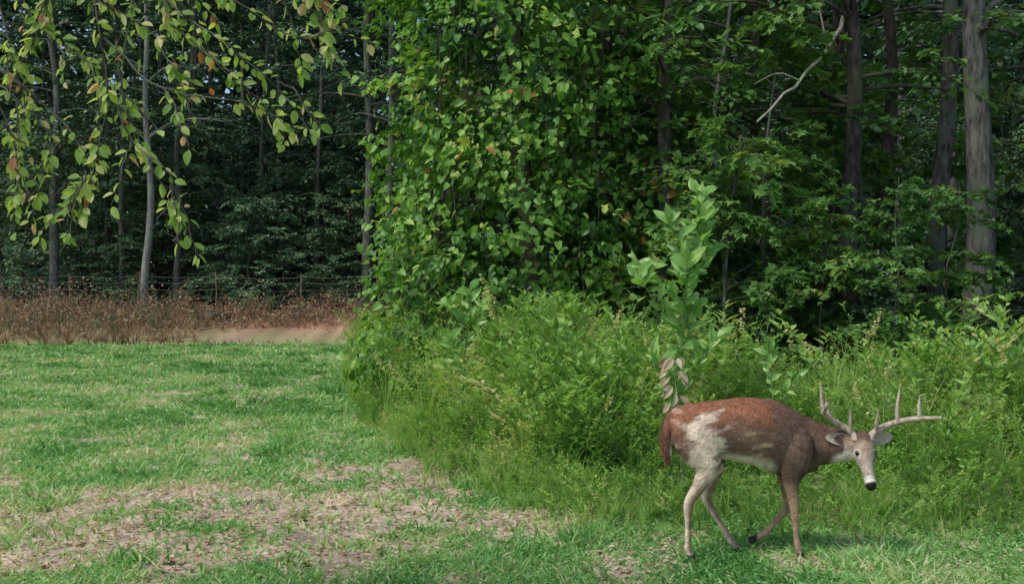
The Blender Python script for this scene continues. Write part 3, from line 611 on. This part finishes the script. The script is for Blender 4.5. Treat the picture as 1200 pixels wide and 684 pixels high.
def coat(co,nr):
    x,y,z=co.T; n=len(x); nz=fbm(x*14,z*14+y*9,81)-.5; n2=fbm(x*40,z*40+y*30,82,2)-.5; st=fbm(x*9+z*3,z*30-x*8,83,3)-.5
    c=np.tile([.30,.125,.068],(n,1))
    top=np.interp(x,[.93,1.1,1.38,1.6,1.75,1.9],[.90,.94,.97,.94,.89,.80])
    dz=top-z+nz*.10
    c=mixc(c,[.20,.12,.085],sstep(.07,.20,dz))
    c=mixc(c,[.135,.09,.066],sstep(1.42,1.68,x+nz*.15)*.85)
    # pale haunch: sunlit brightness painted into the coat colour, in ragged streaks
    hx=np.abs((x-1.11)-(.80-z)*.16)+st*.30
    c=mixc(c,[.78,.64,.50],sstep(.15,.05,hx)*sstep(.90,.82,z+st*.15)*sstep(.42,.5,z)*.92)
    c=mixc(c,[.50,.36,.25],sstep(.10,.3,st)*sstep(.14,.24,dz)*(x<1.55)*.8)
    c=mixc(c,[.82,.74,.64],sstep(-.45,-.78,nr[:,2]+nz*.3)*sstep(.40,.48,z)*sstep(1.62,1.54,x)*sstep(.68,.6,z))
    leg=sstep(.50,.40,z)*(x<1.9)
    c=mixc(c,[.36,.24,.16],leg)
    c=mixc(c,[.70,.58,.45],leg*sstep(1.45,1.4,x)*sstep(.2,-.5,nr[:,0]))
    c=mixc(c,[.72,.62,.5],leg*sstep(.1,.7,nr[:,1])*.9)
    c=mixc(c,[.03,.025,.02],sstep(.042,.03,z))
    far=((y>6.78)&(x>1.4)&(x<1.515)&(z<.1)); c[far]=[.03,.025,.02]
    q=co-P0; t=q@f_; L=q@l_; U=q@u_; hm=(t>-.03)&(t<.4)&(np.abs(L)<.12)&(np.abs(U)<.12)&(x>1.98)
    hc=np.tile([.36,.27,.20],(n,1)); hc=mixc(hc,[.15,.095,.07],sstep(.06,.0,t)*sstep(0,.05,U))
    for sg in (-1,1):
        dd=np.sqrt(((t-.095)*.9)**2+((L-sg*.056)*1.0)**2+(U-.03)**2); hc=mixc(hc,[.62,.53,.45],sstep(.036,.024,dd)*.8)
    hc=mixc(hc,[.74,.66,.58],sstep(.01,-.025,U)*sstep(.02,.08,t))
    hc=mixc(hc,[.55,.47,.40],sstep(.10,.2,t)*sstep(.25,.2,t)*.8)
    hc=mixc(hc,[.82,.77,.7],sstep(.225,.245,t)*sstep(.285,.27,t))
    hc=mixc(hc,[.02,.018,.018],sstep(.266,.278,t)*sstep(-.022,-.008,U))
    c=np.where(hm[:,None],mixc(c,hc,sstep(-.03,.01,t)),c)
    dd=np.sqrt((x-2.0)**2*.6+(z-.585)**2*1.0); c=np.where((~hm)[:,None],mixc(c,[.78,.7,.6],sstep(.075,.04,dd)*sstep(.1,-.4,nr[:,2])),c)
    return np.clip(c*(1+n2[:,None]*.7+nz[:,None]*.6),0,1)
cc=coat(co,nr)
at=me.color_attributes.new('Col','FLOAT_COLOR','POINT'); at.data.foreach_set('color',np.concatenate([cc,np.ones((nv,1))],1).astype(np.float32).ravel())
me.polygons.foreach_set('use_smooth',np.ones(len(me.polygons),bool))
FUR=colmat('deer_coat',.75,.2,.22,70,.35,(1,1,1)); me.materials.clear(); me.materials.append(FUR)
mkobj('body',me,deer)
R=rs(3); N=110000; idx=R.randint(0,nv,N); p=co[idx]+R.normal(0,.003,(N,3)); nn=nr[idx]; t_=(p-P0)@f_
flow=np.tile([-.8,0,-.45],(N,1)); lg=(p[:,2]<.48); flow[lg]=[0,0,-1.]; hd_=(p[:,0]>1.98)&(t_>-.02); flow[hd_]=-f_
flow=flow+R.normal(0,.22,(N,3)); flow=nrm(flow-nn*np.sum(flow*nn,1)[:,None])+nn*.22
Lh=np.where(hd_,.005,np.where(lg,.006,.014))*R.uniform(.6,1.2,N); Lh[p[:,2]<.05]=.001; w_=.0011
sd=nrm(np.cross(flow,nn)); b0=p-nn*.002
v=np.stack([b0-sd*w_,b0+sd*w_,b0+nrm(flow)*Lh[:,None]],1).reshape(-1,3); ff=np.arange(N*3).reshape(-1,3)
mb=MB(); fc=cc[idx]*R.uniform(.65,1.35,(N,1)); mb.add(v,ff,0,np.repeat(fc,3,0).reshape(-1,3)); mb.obj('fur',[FUR],deer)
mb=MB()
for sg in (-1,1):
    base=P0+f_*.0+l_*sg*.052+u_*.0; d=nrm(l_*sg*.95-u_*.12-f_*.05+np.array([0,0,.12])); face=nrm(u_*.8+f_*.3+np.array([0,-.5,0])); face=nrm(face-d*np.dot(face,d)); w=np.cross(d,face)
    tt=np.linspace(0,1,11); wid=.042*np.sin(np.clip(tt*.93+.07,0,1)*np.pi)**.6*(1-.25*tt); th=np.linspace(-1,1,9)
    for off,col in ((0,(.50,.42,.36)),(-.004,(.24,.16,.11))):
        v=np.array([[base+d*t*.165+w*wid[i]*s+face*(off-.028*(1-s*s)*math.sin(math.pi*min(1,t+.15))) for s in th] for i,t in enumerate(tt)]).reshape(-1,3)
        f=[(i*9+j,i*9+j+1,(i+1)*9+j+1,(i+1)*9+j) for i in range(10) for j in range(8)]
        mb.add(v,f,0,np.array(col),True)
mb.obj('ears',[FUR],deer)
m,nt=newmat('deer_eye'); b=nt.nodes.new('ShaderNodeBsdfPrincipled'); b.inputs['Base Color'].default_value=(.008,.005,.004,1); b.inputs['Roughness'].default_value=.08
o=nt.nodes.new('ShaderNodeOutputMaterial'); nt.links.new(b.outputs[0],o.inputs[0])
mb=MB()
for sg in (-1,1):
    c=P0+f_*.092+l_*sg*.050+u_*.030; q=np.linspace(-1,1,9); 
    loft(mb,c+f_*q[:,None]*.0165,l_,u_,.0145*np.sqrt(np.clip(1-q**2,0,1))+1e-4,.0145*np.sqrt(np.clip(1-q**2,0,1))+1e-4,14)
mb.obj('eyes',[m],deer)
mb=MB()
def ant(p,r,n=14): tube(mb,smoothpath(p,n),r if not np.isscalar(r) else np.full(n,r),9,0,.5)
def tine(p,r0): 
    n=10; ant(p,r0*(1-np.linspace(0,1,n)**1.6*.88),n)
bm=lambda n,a,b:a+(b-a)*np.linspace(0,1,n)**1.4
ant([(2.045,6.53,.715),(2.03,6.56,.76),(1.965,6.57,.805),(1.885,6.53,.85),(1.832,6.45,.885),(1.826,6.38,.93),(1.83,6.35,.965)],bm(20,.023,.008),20)
tine([(1.835,6.46,.885),(1.822,6.46,.97),(1.815,6.47,1.075)],.016)
tine([(1.90,6.54,.845),(1.875,6.545,.91),(1.872,6.55,.985)],.0135)
tine([(2.02,6.55,.765),(2.008,6.52,.84),(2.005,6.50,.93)],.0135)
ant([(2.125,6.53,.715),(2.15,6.56,.75),(2.235,6.57,.80),(2.345,6.53,.84),(2.42,6.46,.857),(2.50,6.38,.870)],bm(20,.023,.010),20)
tine([(2.30,6.55,.82),(2.300,6.55,.93),(2.322,6.56,1.06)],.016)
tine([(2.405,6.48,.848),(2.397,6.47,.92),(2.405,6.47,1.0)],.0145)
tine([(2.175,6.56,.765),(2.17,6.53,.84),(2.178,6.51,.915)],.0135)
for xb in (2.045,2.125): loft(mb,np.array([(xb,6.532,.712),(xb,6.533,.725),(xb,6.536,.737)]),[1,0,0],[0,1,0],[.02,.028,.02],[.02,.028,.02],12)
mb.obj('antlers',[barkmat('antler_bone',(.26,.19,.13),(.58,.50,.40),14,.4,.3)],deer)
mb=MB(); tl=resamp([(.985,6.62,.88,.02,.03),(.95,6.62,.84,.026,.042),(.928,6.60,.76,.026,.05),(.925,6.60,.67,.022,.045),(.935,6.60,.59,.008,.012)],18)
T=nrm(np.gradient(tl[:,:3],axis=0)); F=nrm(np.cross([0,1.,0],T))
loft(mb,tl[:,:3],[0,1,0],F,tl[:,4],tl[:,3],16)
v=mb.V[-1]; c=np.tile([.22,.10,.06],(len(v),1)); cxl=np.interp(v[:,2],[.59,.67,.76,.84,.88],[.935,.925,.928,.95,.985]); e=(v[:,0]-cxl>.010)&(v[:,2]<.8); c[e]=[.75,.68,.58]; mb.C[-1]=c
N=2600; idx=R.randint(0,len(v)-2,N); p=v[idx]+R.normal(0,.006,(N,3)); d=nrm(np.column_stack([R.normal(0,.18,N),R.normal(0,.25,N),-np.ones(N)])); s=nrm(np.cross(d,R.normal(0,1,(N,3))))*.0016
hv=np.stack([p-s,p+s,p+d*R.uniform(.02,.05,(N,1))],1).reshape(-1,3); mb.add(hv,np.arange(N*3).reshape(-1,3),0,np.repeat(c[idx],3,0))
mb.obj('tail',[FUR],deer)

# ------------------------------------------------------------------ light, sky, camera
to_sun=Vector((-.55,-.42,.95)).normalized()
w=bpy.data.worlds.new('World'); scene.world=w; w.use_nodes=True; nt=w.node_tree
bg=nt.nodes['Background']; sk=nt.nodes.new('ShaderNodeTexSky'); sk.sky_type='NISHITA'; sk.sun_disc=False
sk.sun_elevation=math.asin(to_sun.z); sk.sun_rotation=math.atan2(to_sun.x,to_sun.y)
nt.links.new(sk.outputs[0],bg.inputs[0]); bg.inputs[1].default_value=.15
L=bpy.data.lights.new('sun','SUN'); L.energy=3.0; L.angle=math.radians(14); L.color=(1,.95,.86)
lo=bpy.data.objects.new('sun',L); scene.collection.objects.link(lo); lo.rotation_euler=to_sun.to_track_quat('Z','Y').to_euler()
cam=bpy.data.cameras.new('camera'); cam.sensor_width=36; cam.lens=36*1287/1200; cam.clip_end=2000; cam.clip_start=.05
co_=bpy.data.objects.new('camera',cam); scene.collection.objects.link(co_); co_.location=(0,0,1.6); co_.rotation_euler=(math.radians(90),0,0)
scene.camera=co_
